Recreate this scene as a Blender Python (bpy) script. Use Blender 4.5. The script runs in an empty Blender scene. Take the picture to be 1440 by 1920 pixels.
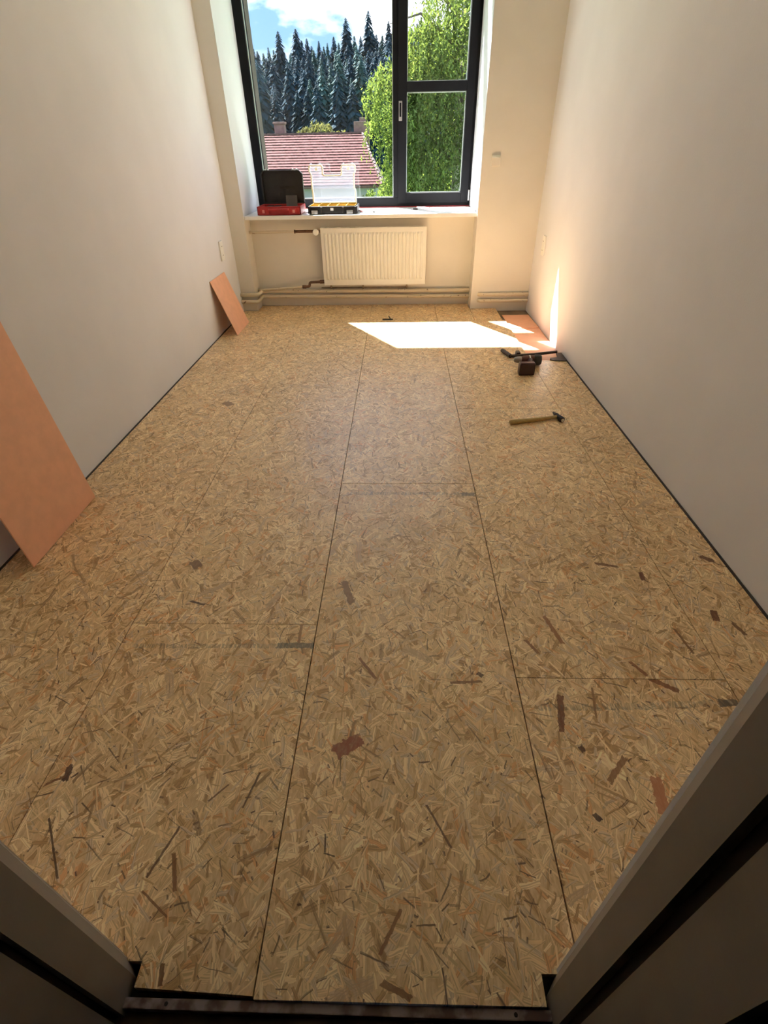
import bpy, bmesh, math, random
import numpy as np
from mathutils import Vector, Matrix
random.seed(7); np.random.seed(7)
D = bpy.data; SC = bpy.context.scene; COL = SC.collection
PI = math.pi

# ------------------------------------------------------------------ camera
CAM = Vector((0.27117, 0.0, 1.28134))
RX = Vector((0.999561, 0.024964, -0.015942))
RD = Vector((0.001793, -0.588219, -0.808700))      # image-down
RF = Vector((-0.029566, 0.808316, -0.588006))      # forward
FPX = 940.68
cam = D.objects.new('camera', D.cameras.new('camera')); COL.objects.link(cam)
cam.data.sensor_fit = 'HORIZONTAL'; cam.data.sensor_width = 36.0
cam.data.lens = 36.0 * FPX / 1440.0
cam.data.clip_start = 0.02; cam.data.clip_end = 2000
cam.matrix_world = Matrix(((RX.x, -RD.x, -RF.x, CAM.x), (RX.y, -RD.y, -RF.y, CAM.y),
                           (RX.z, -RD.z, -RF.z, CAM.z), (0, 0, 0, 1)))
SC.camera = cam

def floor_pt(px, py, z=0.0):
    "point of the floor seen at a pixel of the photograph (used to survey the room)"
    d = RX * ((px - 720) / FPX) + RD * ((py - 960) / FPX) + RF
    t = (z - CAM.z) / d.z
    return CAM + d * t

# ------------------------------------------------------------------ world, sun, exposure
SUN_DIR = Vector((0.378, -0.60, -1.0))
sun = D.objects.new('sun', D.lights.new('sun', 'SUN')); COL.objects.link(sun)
sun.data.energy = 29.0; sun.data.angle = math.radians(0.53); sun.data.color = (1.0, 0.97, 0.935)
sun.rotation_mode = 'QUATERNION'; sun.rotation_quaternion = SUN_DIR.to_track_quat('-Z', 'Y')
sun.location = (-20, 40, 60)

def build_world():
    w = D.worlds.new('sky'); SC.world = w; w.use_nodes = True
    nt = w.node_tree; nt.nodes.clear(); N = nt.nodes; L = nt.links
    out = N.new('ShaderNodeOutputWorld'); bg = N.new('ShaderNodeBackground')
    tc = N.new('ShaderNodeTexCoord'); mp = N.new('ShaderNodeMapping')
    mp.inputs['Scale'].default_value = (1.0, 1.0, 2.2); mp.inputs['Location'].default_value = (0.35, 0.1, 0.55)
    n = N.new('ShaderNodeTexNoise'); n.inputs['Scale'].default_value = 5.2; n.inputs['Detail'].default_value = 7
    n.inputs['Roughness'].default_value = 0.52
    r = N.new('ShaderNodeValToRGB'); e = r.color_ramp.elements
    e[0].position = 0.42; e[0].color = (0, 0, 0, 1); e[1].position = 0.58; e[1].color = (1, 1, 1, 1)
    sep = N.new('ShaderNodeSeparateXYZ')
    g = N.new('ShaderNodeValToRGB'); e = g.color_ramp.elements
    e[0].position = 0.0; e[0].color = (0.34, 0.55, 0.80, 1); e[1].position = 1.0; e[1].color = (0.09, 0.21, 0.55, 1)
    e = g.color_ramp.elements.new(0.25); e.color = (0.19, 0.39, 0.72, 1)
    n2 = N.new('ShaderNodeTexNoise'); n2.inputs['Scale'].default_value = 9; n2.inputs['Detail'].default_value = 5
    cr = N.new('ShaderNodeValToRGB'); e = cr.color_ramp.elements
    e[0].position = 0.35; e[0].color = (0.85, 0.92, 1.05, 1); e[1].position = 0.62; e[1].color = (SKYC * .93, SKYC, SKYC * 1.10, 1)
    mx = N.new('ShaderNodeMix'); mx.data_type = 'RGBA'
    L.new(tc.outputs['Generated'], mp.inputs['Vector']); L.new(mp.outputs[0], n.inputs['Vector'])
    L.new(mp.outputs[0], n2.inputs['Vector'])
    L.new(tc.outputs['Generated'], sep.inputs[0]); L.new(sep.outputs['Z'], g.inputs['Fac'])
    L.new(n.outputs['Fac'], r.inputs['Fac']); L.new(n2.outputs['Fac'], cr.inputs['Fac'])
    L.new(r.outputs['Color'], mx.inputs['Factor'])
    L.new(g.outputs['Color'], mx.inputs['A']); L.new(cr.outputs['Color'], mx.inputs['B'])
    L.new(mx.outputs['Result'], bg.inputs['Color']); bg.inputs['Strength'].default_value = SKYS
    L.new(bg.outputs[0], out.inputs['Surface'])
    w.cycles.sampling_method = 'MANUAL'; w.cycles.sample_map_resolution = 1024
SKYC = 2.3; SKYS = 1.0
build_world()
SC.view_settings.view_transform = 'Standard'; SC.view_settings.look = 'None'
SC.view_settings.exposure = 1.0; SC.view_settings.gamma = 1.0; SC.view_settings.use_curve_mapping = False
cy = SC.cycles
cy.max_bounces = 16; cy.diffuse_bounces = 9; cy.glossy_bounces = 4; cy.transmission_bounces = 8
cy.transparent_max_bounces = 24; cy.caustics_reflective = False; cy.caustics_refractive = False
cy.sample_clamp_indirect = 6.0; cy.use_denoising = True; cy.use_adaptive_sampling = True; cy.adaptive_threshold = 0.03

# ------------------------------------------------------------------ helpers: objects
def link(o, parent=None):
    COL.objects.link(o)
    if parent is not None: o.parent = parent
    return o
def tag(o, label=None, cat=None, group=None, kind=None):
    if label: o['label'] = label
    if cat: o['category'] = cat
    if group: o['group'] = group
    if kind: o['kind'] = kind
    return o
def empty(name, loc=(0, 0, 0), rz=0.0, parent=None):
    o = D.objects.new(name, None); o.location = loc; o.rotation_euler = (0, 0, rz)
    o.empty_display_size = 0.1
    return link(o, parent)
class MB:
    "collects shapes that become ONE mesh object"
    def __init__(s): s.v = []; s.f = []; s.m = []; s.mi = 0; s.M = None
    def add(s, vs, fs):
        b = len(s.v)
        for p in vs:
            p = Vector(p)
            if s.M is not None: p = s.M @ p
            s.v.append(tuple(p))
        for q in fs: s.f.append(tuple(b + i for i in q)); s.m.append(s.mi)
        return s
    def box(s, a, b, bev=0.0):
        x0, y0, z0 = a; x1, y1, z1 = b
        if bev <= 0:
            return s.add([(x0,y0,z0),(x1,y0,z0),(x1,y1,z0),(x0,y1,z0),(x0,y0,z1),(x1,y0,z1),(x1,y1,z1),(x0,y1,z1)],
                  [(0,3,2,1),(4,5,6,7),(0,1,5,4),(1,2,6,5),(2,3,7,6),(3,0,4,7)])
        bm = bmesh.new(); bmesh.ops.create_cube(bm, size=1)
        for v in bm.verts: v.co = Vector(((v.co.x + .5) * (x1 - x0) + x0, (v.co.y + .5) * (y1 - y0) + y0, (v.co.z + .5) * (z1 - z0) + z0))
        bmesh.ops.bevel(bm, geom=bm.edges[:], offset=bev, segments=2, affect='EDGES', profile=0.6)
        bm.verts.index_update()
        s.add([v.co[:] for v in bm.verts], [[v.index for v in f.verts] for f in bm.faces]); bm.free()
        return s
    def prism(s, poly, z0, z1):
        "poly: counter-clockwise (x, y) outline"
        n = len(poly)
        vs = [(x, y, z0) for x, y in poly] + [(x, y, z1) for x, y in poly]
        fs = [tuple(range(n - 1, -1, -1)), tuple(range(n, 2 * n))] + [(i, (i + 1) % n, n + (i + 1) % n, n + i) for i in range(n)]
        return s.add(vs, fs)
    def tube(s, pts, r, n=12, caps=True):
        pts = [Vector(p) for p in pts]; rr = r if hasattr(r, '__len__') else [r] * len(pts)
        vs = []; fs = []; up = None
        for i, p in enumerate(pts):
            d = (pts[min(i + 1, len(pts) - 1)] - pts[max(i - 1, 0)]).normalized()
            if up is None: up = Vector((0, 0, 1)) if abs(d.z) < .9 else Vector((1, 0, 0))
            a = d.cross(up).normalized(); up = a.cross(d).normalized()
            for k in range(n):
                t = 2 * PI * k / n; vs.append(p + (a * math.cos(t) + up * math.sin(t)) * rr[i])
        for i in range(len(pts) - 1):
            for k in range(n): fs.append((i*n+k, i*n+(k+1)%n, (i+1)*n+(k+1)%n, (i+1)*n+k))
        if caps: fs.append(tuple(range(n - 1, -1, -1))); fs.append(tuple((len(pts)-1)*n + k for k in range(n)))
        return s.add(vs, fs)
    def build(s, name, mats, parent=None, smooth=False, loc=None):
        me = D.meshes.new(name); me.from_pydata(s.v, [], s.f)
        for m in (mats if isinstance(mats, (list, tuple)) else [mats]): me.materials.append(m)
        if any(s.m): me.polygons.foreach_set('material_index', s.m)
        me.update()
        bm = bmesh.new(); bm.from_mesh(me); bmesh.ops.recalc_face_normals(bm, faces=bm.faces); bm.to_mesh(me); bm.free()
        if smooth:
            me.polygons.foreach_set('use_smooth', [True] * len(me.polygons))
            try: me.set_sharp_from_angle(angle=math.radians(38))
            except Exception: pass
        o = D.objects.new(name, me)
        if loc is not None: o.location = loc
        return link(o, parent)
def struct(mb, name, mats, parent=None, **k):
    o = mb.build(name, mats, parent, **k)
    if parent is None: o['kind'] = 'structure'
    return o
def bend(pts, r, seg=5):
    "round the corners of a polyline"
    P = [Vector(p) for p in pts]; out = [P[0]]
    for i in range(1, len(P) - 1):
        a = (P[i-1] - P[i]); b = (P[i+1] - P[i]); q = min(r, a.length * .45, b.length * .45)
        A = P[i] + a.normalized() * q; B = P[i] + b.normalized() * q
        for k in range(seg + 1):
            t = k / seg; out.append(A * (1-t)**2 + P[i] * 2*t*(1-t) + B * t*t)
    out.append(P[-1]); return out

# ------------------------------------------------------------------ helpers: materials
def new_mat(name):
    m = D.materials.new(name); m.use_nodes = True
    nt = m.node_tree; b = nt.nodes['Principled BSDF']
    return m, nt, b
def simple(name, c, rough=0.5, metal=0.0, var=0.08, vscale=12.0, bump=0.0, bscale=60.0, spec=0.5, stretch=(1, 1, 1), c2=None, lo=0.35, hi=0.65, bdist=0.002):
    m, nt, b = new_mat(name); N = nt.nodes; L = nt.links
    b.inputs['Roughness'].default_value = rough; b.inputs['Metallic'].default_value = metal
    b.inputs['Specular IOR Level'].default_value = spec
    g = N.new('ShaderNodeNewGeometry'); mp = N.new('ShaderNodeMapping'); mp.inputs['Scale'].default_value = stretch
    L.new(g.outputs['Position'], mp.inputs['Vector'])
    n = N.new('ShaderNodeTexNoise'); n.inputs['Scale'].default_value = vscale; n.inputs['Detail'].default_value = 5
    L.new(mp.outputs[0], n.inputs['Vector'])
    r = N.new('ShaderNodeValToRGB'); e = r.color_ramp.elements
    e[0].position = lo; e[1].position = hi
    ca = tuple(max(0, x * (1 - var)) for x in c); cb = tuple(min(1, x * (1 + var)) for x in c)
    if c2 is not None: ca, cb = c2, c
    e[0].color = (*ca, 1); e[1].color = (*cb, 1)
    L.new(n.outputs['Fac'], r.inputs['Fac']); L.new(r.outputs['Color'], b.inputs['Base Color'])
    if bump > 0:
        n2 = N.new('ShaderNodeTexNoise'); n2.inputs['Scale'].default_value = bscale; n2.inputs['Detail'].default_value = 3
        L.new(mp.outputs[0], n2.inputs['Vector'])
        bp = N.new('ShaderNodeBump'); bp.inputs['Strength'].default_value = bump; bp.inputs['Distance'].default_value = bdist
        L.new(n2.outputs['Fac'], bp.inputs['Height']); L.new(bp.outputs[0], b.inputs['Normal'])
    return m
def glass_pane(name, tint=(0.955, 0.96, 0.965)):
    m, nt, b = new_mat(name); N = nt.nodes; L = nt.links; N.remove(b)
    out = N['Material Output']; t = N.new('ShaderNodeBsdfTransparent'); t.inputs['Color'].default_value = (*tint, 1)
    g = N.new('ShaderNodeBsdfGlossy'); g.inputs['Roughness'].default_value = 0.02
    lw = N.new('ShaderNodeLayerWeight'); lw.inputs['Blend'].default_value = 0.5
    pw = N.new('ShaderNodeMath'); pw.operation = 'POWER'; pw.inputs[1].default_value = 5.0; L.new(lw.outputs['Facing'], pw.inputs[0])
    fr = N.new('ShaderNodeMath'); fr.operation = 'MULTIPLY_ADD'; fr.inputs[1].default_value = 0.9; fr.inputs[2].default_value = 0.04; L.new(pw.outputs[0], fr.inputs[0])
    mx = N.new('ShaderNodeMixShader'); L.new(fr.outputs[0], mx.inputs[0]); L.new(t.outputs[0], mx.inputs[1]); L.new(g.outputs[0], mx.inputs[2])
    L.new(mx.outputs[0], out.inputs['Surface']); return m

# node maths shorthand
class G:
    def __init__(s, nt): s.nt = nt; s.N = nt.nodes; s.L = nt.links
    def put(s, sock, v):
        if isinstance(v, bpy.types.NodeSocket): s.L.new(v, sock)
        elif v is not None: sock.default_value = v
    def m(s, op, a, b=None, c=None, clamp=False):
        n = s.N.new('ShaderNodeMath'); n.operation = op; n.use_clamp = clamp
        s.put(n.inputs[0], a)
        if b is not None: s.put(n.inputs[1], b)
        if c is not None: s.put(n.inputs[2], c)
        return n.outputs[0]
    def mix(s, f, a, b):
        n = s.N.new('ShaderNodeMix'); n.data_type = 'RGBA'
        s.put(n.inputs['Factor'], f); s.put(n.inputs['A'], a); s.put(n.inputs['B'], b); return n.outputs['Result']
    def mul(s, a, b, f=1.0):
        n = s.N.new('ShaderNodeMix'); n.data_type = 'RGBA'; n.blend_type = 'MULTIPLY'
        s.put(n.inputs['Factor'], f); s.put(n.inputs['A'], a); s.put(n.inputs['B'], b); return n.outputs['Result']
    def comb(s, x, y, z=0.0):
        n = s.N.new('ShaderNodeCombineXYZ'); s.put(n.inputs[0], x); s.put(n.inputs[1], y); s.put(n.inputs[2], z); return n.outputs[0]
    def noise(s, vec, scale, detail=4, rough=0.5, dim='3D'):
        n = s.N.new('ShaderNodeTexNoise'); n.noise_dimensions = dim; s.put(n.inputs['Vector'], vec)
        n.inputs['Scale'].default_value = scale; n.inputs['Detail'].default_value = detail; n.inputs['Roughness'].default_value = rough
        return n.outputs['Fac']
    def ramp(s, f, stops, const=False):
        n = s.N.new('ShaderNodeValToRGB'); cr = n.color_ramp
        if const: cr.interpolation = 'CONSTANT'
        while len(cr.elements) > 1: cr.elements.remove(cr.elements[-1])
        cr.elements[0].position = stops[0][0]; cr.elements[0].color = (*stops[0][1], 1)
        for p, c in stops[1:]:
            e = cr.elements.new(p); e.color = (*c, 1)
        s.put(n.inputs[0], f); return n.outputs['Color']

# ------------------------------------------------------------------ OSB board material
def flake_group():
    nt = D.node_groups.new('wood_strand', 'ShaderNodeTree'); I = nt.interface
    for nm, ty in (('X', 'NodeSocketFloat'), ('Y', 'NodeSocketFloat'), ('Seed', 'NodeSocketFloat'), ('Scale', 'NodeSocketFloat'),
                   ('Length', 'NodeSocketFloat'), ('Width', 'NodeSocketFloat'), ('Turn', 'NodeSocketFloat')):
        I.new_socket(nm, in_out='INPUT', socket_type=ty)
    for nm in ('Mask', 'Rand', 'Grain'): I.new_socket(nm, in_out='OUTPUT', socket_type='NodeSocketFloat')
    g = G(nt); gi = nt.nodes.new('NodeGroupInput'); go = nt.nodes.new('NodeGroupOutput'); i = gi.outputs
    x = g.m('ADD', i['X'], g.m('MULTIPLY', i['Seed'], 13.71)); y = g.m('ADD', i['Y'], g.m('MULTIPLY', i['Seed'], 7.37))
    xy = g.comb(x, y)
    vo = nt.nodes.new('ShaderNodeTexVoronoi'); vo.voronoi_dimensions = '2D'; vo.feature = 'F1'
    g.put(vo.inputs['Vector'], xy); g.put(vo.inputs['Scale'], i['Scale']); vo.inputs['Randomness'].default_value = 1.0
    c = nt.nodes.new('ShaderNodeSeparateColor'); g.put(c.inputs[0], vo.outputs['Color'])
    p = nt.nodes.new('ShaderNodeSeparateXYZ'); g.put(p.inputs[0], vo.outputs['Position'])
    dx = g.m('SUBTRACT', x, p.outputs[0]); dy = g.m('SUBTRACT', y, p.outputs[1])
    a = g.m('MULTIPLY', g.m('SUBTRACT', c.outputs[0], 0.5), i['Turn'])
    ca = g.m('COSINE', a); sa = g.m('SINE', a)
    u = g.m('ADD', g.m('MULTIPLY', dy, ca), g.m('MULTIPLY', dx, sa))
    w = g.m('SUBTRACT', g.m('MULTIPLY', dx, ca), g.m('MULTIPLY', dy, sa))
    wob = g.noise(g.comb(g.m('MULTIPLY_ADD', u, 90.0, g.m('MULTIPLY', c.outputs[1], 77.0)), g.m('MULTIPLY', w, 50.0)), 1.0, 1, dim='2D')
    wob = g.m('SUBTRACT', wob, 0.5)
    hl = g.m('MULTIPLY', i['Length'], g.m('ADD', c.outputs[1], 0.45))
    hw = g.m('MULTIPLY', i['Width'], g.m('ADD', c.outputs[2], 0.35))
    mu = g.m('LESS_THAN', g.m('ABSOLUTE', g.m('ADD', u, g.m('MULTIPLY', wob, 0.02))), hl)
    mw = g.m('LESS_THAN', g.m('ABSOLUTE', g.m('ADD', w, g.m('MULTIPLY', wob, g.m('MULTIPLY', hw, 1.1)))), hw)
    g.put(go.inputs['Mask'], g.m('MULTIPLY', mu, mw))
    g.put(go.inputs['Rand'], g.m('FRACT', g.m('ADD', g.m('MULTIPLY', c.outputs[0], 17.3), g.m('MULTIPLY', c.outputs[1], 5.1))))
    gr = g.noise(g.comb(g.m('MULTIPLY_ADD', u, 14.0, g.m('MULTIPLY', c.outputs[2], 77.0)), g.m('MULTIPLY', w, 380.0)), 1.0, 0, dim='2D')
    g.put(go.inputs['Grain'], gr)
    return nt
def rect_group():
    nt = D.node_groups.new('single_strand', 'ShaderNodeTree'); I = nt.interface
    for nm in ('X', 'Y', 'CX', 'CY', 'Cos', 'Sin', 'HL', 'HW', 'Wob'): I.new_socket(nm, in_out='INPUT', socket_type='NodeSocketFloat')
    I.new_socket('Mask', in_out='OUTPUT', socket_type='NodeSocketFloat')
    g = G(nt); gi = nt.nodes.new('NodeGroupInput'); go = nt.nodes.new('NodeGroupOutput'); i = gi.outputs
    dx = g.m('SUBTRACT', i['X'], i['CX']); dy = g.m('SUBTRACT', i['Y'], i['CY'])
    u = g.m('ADD', g.m('MULTIPLY', dx, i['Cos']), g.m('MULTIPLY', dy, i['Sin']))
    w = g.m('SUBTRACT', g.m('MULTIPLY', dy, i['Cos']), g.m('MULTIPLY', dx, i['Sin']))
    mu = g.m('LESS_THAN', g.m('ABSOLUTE', g.m('ADD', u, g.m('MULTIPLY', i['Wob'], 0.016))), i['HL'])
    mw = g.m('LESS_THAN', g.m('ABSOLUTE', g.m('ADD', w, g.m('MULTIPLY', i['Wob'], i['HW']))), i['HW'])
    g.put(go.inputs['Mask'], g.m('MULTIPLY', mu, mw)); return nt
# single dark strands and ink stamps of the boards, surveyed on the floor: (x0,y0,x1,y1,width) in photo pixels
STRANDS = [(628,1412,678,1385,26,(.24,.075,.03)),(1051,1303,1053,1372,12,(.17,.06,.015)),(1218,1272,1272,1296,8,(.22,.09,.025)),
 (1180,1240,1215,1268,5,(.25,.11,.03)),(92,1535,108,1648,4.5,(.08,.04,.015)),(131,1437,122,1464,11,(.07,.015,.01)),(85,1471,121,1456,4,(.2,.1,.04)),
 (134,1458,146,1450,3,(.07,.02,.01)),(455,1515,487,1450,3.5,(.1,.05,.02)),(390,1503,430,1470,3,(.15,.08,.03)),(800,1510,845,1588,4,(.12,.06,.02)),
 (275,1645,335,1553,4,(.12,.06,.02)),(326,1600,328,1672,8,(.22,.12,.04)),(268,1672,313,1720,5,(.22,.12,.04)),(610,1565,609,1600,3,(.06,.02,.01)),
 (609,1600,628,1606,3,(.06,.02,.01)),(645,1090,660,1132,12,(.25,.17,.11)),(359,1062,376,1054,15,(.2,.14,.09)),(1337,1144,1344,1165,13,(.13,.05,.02)),
 (1372,1167,1400,1192,5,(.16,.08,.03)),(1313,1043,1340,1053,6,(.11,.045,.02)),(1201,1073,1206,1088,8,(.12,.03,.01)),(1115,1056,1160,1063,4,(.18,.1,.04)),
 (1020,1155,1055,1207,7,(.3,.16,.06)),(1143,1465,1172,1420,13,(.27,.17,.08)),(712,1790,752,1705,7,(.24,.13,.05)),(715,1842,772,1873,14,(.22,.13,.06)),
 (1230,1458,1246,1528,22,(.5,.27,.16)),(672,1232,705,1273,5,(.22,.1,.035)),(305,1804,300,1852,9,(.2,.1,.03)),(422,754,434,760,10,(.25,.18,.12)),
 (1087,1398,1095,1410,9,(.07,.02,.01)),(1112,1525,1128,1540,8,(.06,.02,.01)),(358,1127,382,1134,4,(.09,.05,.03)),(560,1205,567,1165,5,(.3,.2,.1)),
 (985,1200,1010,1225,5,(.25,.13,.05)),(1265,1180,1300,1225,4,(.2,.11,.04)),(845,1280,905,1278,5,(.24,.14,.06)),(895,1262,905,1268,7,(.1,.04,.02)),
 (1110,1290,1118,1345,4,(.3,.2,.1)),(830,1818,839,1884,3,(.1,.05,.02))]
STAMPS = [(250,1211,585,1211,8,0),(520,1210,590,1210,10,1),(1005,1327,1240,1324,12,0),(1240,1322,1385,1318,12,0),(1348,1318,1384,1317,13,1),(650,925,888,926,5,0),(865,927,890,927,6,1)]
FLAKE = flake_group(); RECT = rect_group()
def osb_material(x0_, x1_, y0_, y1_):
    m, nt, b = new_mat('osb_board'); g = G(nt)
    fg = FLAKE; rg = RECT
    def here(x0, y0, x1, y1):
        p = floor_pt((x0 + x1) / 2, (y0 + y1) / 2); return x0_ - .01 < p.x < x1_ + .01 and y0_ - .01 < p.y < y1_ + .01
    geo = nt.nodes.new('ShaderNodeNewGeometry'); sp = nt.nodes.new('ShaderNodeSeparateXYZ'); g.put(sp.inputs[0], geo.outputs['Position'])
    X, Y = sp.outputs[0], sp.outputs[1]
    oi = nt.nodes.new('ShaderNodeObjectInfo'); seed0 = g.m('MULTIPLY', oi.outputs['Random'], 3.0)
    warp = g.noise(geo.outputs['Position'], 9.0, 2); warp = g.m('MULTIPLY', g.m('SUBTRACT', warp, 0.5), 0.03)
    Xw = g.m('ADD', X, warp); Yw = g.m('SUBTRACT', Y, warp)
    fine = g.noise(g.comb(g.m('MULTIPLY', Xw, 140.0), g.m('MULTIPLY', Yw, 34.0)), 1.0, 5, 0.6)
    col = g.ramp(fine, [(.3, (.48, .33, .17)), (.5, (.60, .455, .27)), (.7, (.72, .59, .39))])
    pal = [(0.0, (.68, .53, .33)), (.12, (.78, .66, .46)), (.26, (.56, .41, .225)), (.38, (.71, .57, .36)), (.50, (.62, .37, .18)),
           (.57, (.58, .48, .36)), (.68, (.82, .71, .51)), (.80, (.43, .28, .13)), (.88, (.68, .54, .33)), (.95, (.42, .27, .13))]
    def after(c, v):                                   # keeps the node evaluation sequential (small shader stack)
        n = nt.nodes.new('ShaderNodeRGBToBW'); g.put(n.inputs[0], c)
        return g.m('ADD', v, g.m('MULTIPLY', n.outputs[0], 1e-9))
    for k, (s, ln, wd, tn) in enumerate(((11, .060, .0125, 2.8), (13, .052, .010, 2.0), (16, .044, .0085, 3.1), (14, .052, .0055, 1.7), (20, .036, .0060, 3.14), (19, .042, .0030, 2.2), (33, .020, .0035, 3.14), (15, .050, .0022, 2.6))):
        sd = g.m('ADD', after(col, seed0), 1.37 * k + .4)
        n = nt.nodes.new('ShaderNodeGroup'); n.node_tree = fg
        g.put(n.inputs['X'], Xw); g.put(n.inputs['Y'], Yw); g.put(n.inputs['Seed'], sd)
        for q, vv in (('Scale', s), ('Length', ln), ('Width', wd), ('Turn', tn)): n.inputs[q].default_value = vv
        c = g.ramp(n.outputs['Rand'], pal, True)
        c = g.mul(c, g.ramp(n.outputs['Grain'], [(.3, (.70, .66, .58)), (.6, (1.10, 1.10, 1.10))]))
        col = g.mix(g.m('MULTIPLY', n.outputs['Mask'], 0.92), col, c)

    # dark bark-edged strands, sparse
    for k, (s, ln, wd, tn, pr, dc) in enumerate(((17, .026, .0015, 3.14, .30, (.10, .05, .02)), (24, .013, .0018, 3.14, .36, (.11, .055, .022)), (11, .040, .0055, 2.4, .14, (.27, .165, .075)), (46, .0038, .0019, 3.14, .22, (.09, .035, .015)), (8, .05, .010, 2.4, .14, (.46, .34, .23)))):
        sd = g.m('ADD', after(col, seed0), 2.11 * k + 17.3)
        n = nt.nodes.new('ShaderNodeGroup'); n.node_tree = fg
        g.put(n.inputs['X'], Xw); g.put(n.inputs['Y'], Yw); g.put(n.inputs['Seed'], sd)
        for q, vv in (('Scale', s), ('Length', ln), ('Width', wd), ('Turn', tn)): n.inputs[q].default_value = vv
        f = g.m('MULTIPLY', n.outputs['Mask'], g.m('LESS_THAN', n.outputs['Rand'], pr))
        f = g.m('MULTIPLY', f, g.ramp(n.outputs['Grain'], [(.3, (.95,)*3), (.62, (.45,)*3)]))
        col = g.mix(f, col, (*dc, 1))
    big = g.noise(geo.outputs['Position'], 2.3, 3)
    col = g.mul(col, g.ramp(big, [(.3, (.90, .885, .86)), (.7, (1.04, 1.04, 1.04))]))
    wv = g.noise(geo.outputs['Position'], 70.0, 3); wv = g.m('MULTIPLY', g.m('SUBTRACT', wv, 0.5), 1.6)
    col = g.mul(col, (1.25, 1.13, 1.0, 1))
    def rect(x0, y0, x1, y1, wpx, col):
        a = floor_pt(x0, y0); c = floor_pt(x1, y1); mid = (a + c) / 2; dd = c - a
        nx, ny = -(y1 - y0), (x1 - x0); q = math.hypot(nx, ny); nx /= q; ny /= q
        mx_, my_ = (x0 + x1) / 2, (y0 + y1) / 2
        e0 = floor_pt(mx_ - nx * wpx / 2, my_ - ny * wpx / 2); e1 = floor_pt(mx_ + nx * wpx / 2, my_ + ny * wpx / 2)
        t = dd.normalized(); wid = abs((e1 - e0).x * -t.y + (e1 - e0).y * t.x)
        xx = after(col, X)
        n = nt.nodes.new('ShaderNodeGroup'); n.node_tree = rg
        g.put(n.inputs['X'], xx); g.put(n.inputs['Y'], Y); g.put(n.inputs['Wob'], wv)
        for k_, v_ in (('CX', mid.x), ('CY', mid.y), ('Cos', t.x), ('Sin', t.y), ('HL', dd.length / 2), ('HW', max(wid, .0015) / 2)): n.inputs[k_].default_value = v_
        return n.outputs['Mask']
    for (x0, y0, x1, y1, w_, c_) in STRANDS:
        if not here(x0, y0, x1, y1): continue
        f = g.m('MULTIPLY', rect(x0, y0, x1, y1, w_, col), g.ramp(fine, [(.3, (1,)*3), (.75, (.78,)*3)])); col = g.mix(f, col, (c_[0] * 1.05, c_[1] * .72, c_[2] * .5, 1))
    dash = g.noise(g.comb(g.m('MULTIPLY', X, 150.0), g.m('MULTIPLY', Y, 30.0)), 1.0, 3)
    for (x0, y0, x1, y1, w_, hard) in STAMPS:
        if not here(x0, y0, x1, y1): continue
        f = g.m('MULTIPLY', rect(x0, y0, x1, y1, w_, col), g.ramp(dash, [(.40, (.65 if hard else .0,)*3), (.60, (.8 if hard else .5,)*3)])); col = g.mix(f, col, (.11, .09, .07, 1))
    g.put(b.inputs['Base Color'], col)
    b.inputs['Specular IOR Level'].default_value = 0.8
    g.put(b.inputs['Roughness'], g.ramp(fine, [(.3, (.30,)*3), (.7, (.44,)*3)]))
    hh = fine
    bp = nt.nodes.new('ShaderNodeBump'); bp.inputs['Strength'].default_value = 0.35; bp.inputs['Distance'].default_value = 0.0006
    g.put(bp.inputs['Height'], hh); g.put(b.inputs['Normal'], bp.outputs[0])
    return m

# parts are built in world coordinates and moved into their parent's frame
def wloc(o):
    v = Vector((0, 0, 0))
    while o is not None: v += Vector(o.location); o = o.parent
    return v
_build = MB.build
def _nb(s, name, mats, parent=None, smooth=False, loc=None):
    off = wloc(parent) if parent is not None else Vector((0, 0, 0))
    if loc is not None: off = off + (Vector(loc) - off)
    if off.length > 0: s.v = [tuple(Vector(p) - off) for p in s.v]
    return _build(s, name, mats, parent, smooth, (Vector(loc) - (wloc(parent) if parent is not None else Vector((0, 0, 0)))) if loc is not None else None)
MB.build = _nb

# ------------------------------------------------------------------ materials
M = {}
M['wall'] = simple('plaster_white', (.775, .775, .81), .85, var=.02, vscale=3, bump=.25, bscale=160, spec=.2)
M['wall_cream'] = simple('plaster_cream', (.73, .70, .645), .8, var=.03, vscale=3, bump=.2, bscale=120, spec=.2)
M['reveal'] = simple('reveal_white', (.64, .65, .68), .7, var=.02, vscale=4, bump=.12, bscale=120, spec=.3)
M['ceiling'] = simple('ceiling_white', (.90, .88, .87), .9, var=.02, spec=.2)
M['slab'] = simple('subfloor', (.20, .14, .09), .9, var=.3, vscale=8, bump=.4)
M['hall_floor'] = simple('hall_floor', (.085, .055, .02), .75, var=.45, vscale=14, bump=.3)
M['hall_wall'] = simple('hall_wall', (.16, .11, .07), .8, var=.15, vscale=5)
M['frame'] = simple('window_frame_anthracite', (.008, .008, .010), .6, var=.1, spec=.15)
M['steel_paint'] = simple('door_frame_grey', (.25, .225, .21), .42, var=.05, vscale=9, bump=.08, bscale=220)
M['steel_dark'] = simple('rebate_shade', (.02, .012, .008), .7)  # near-black tone painting the shade inside the door frame rebate
M['sill'] = simple('sill_white', (.82, .82, .80), .35, var=.02)
M['red'] = simple('red_seal', (.35, .02, .03), .6)
M['metal'] = simple('silver_metal', (.62, .62, .62), .32, metal=.8, var=.05)
M['bead'] = simple('glazing_spacer', (.62, .70, .68), .35, metal=.4, var=.04)
M['rad'] = simple('radiator_enamel', (.76, .75, .71), .38, var=.02)
M['pipe'] = simple('pipe_paint', (.66, .58, .45), .5, var=.1, vscale=30, c2=(.20, .13, .08), lo=.30, hi=.36)
M['rust'] = simple('pipe_brown', (.12, .055, .03), .55, var=.3, vscale=40)
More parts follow.
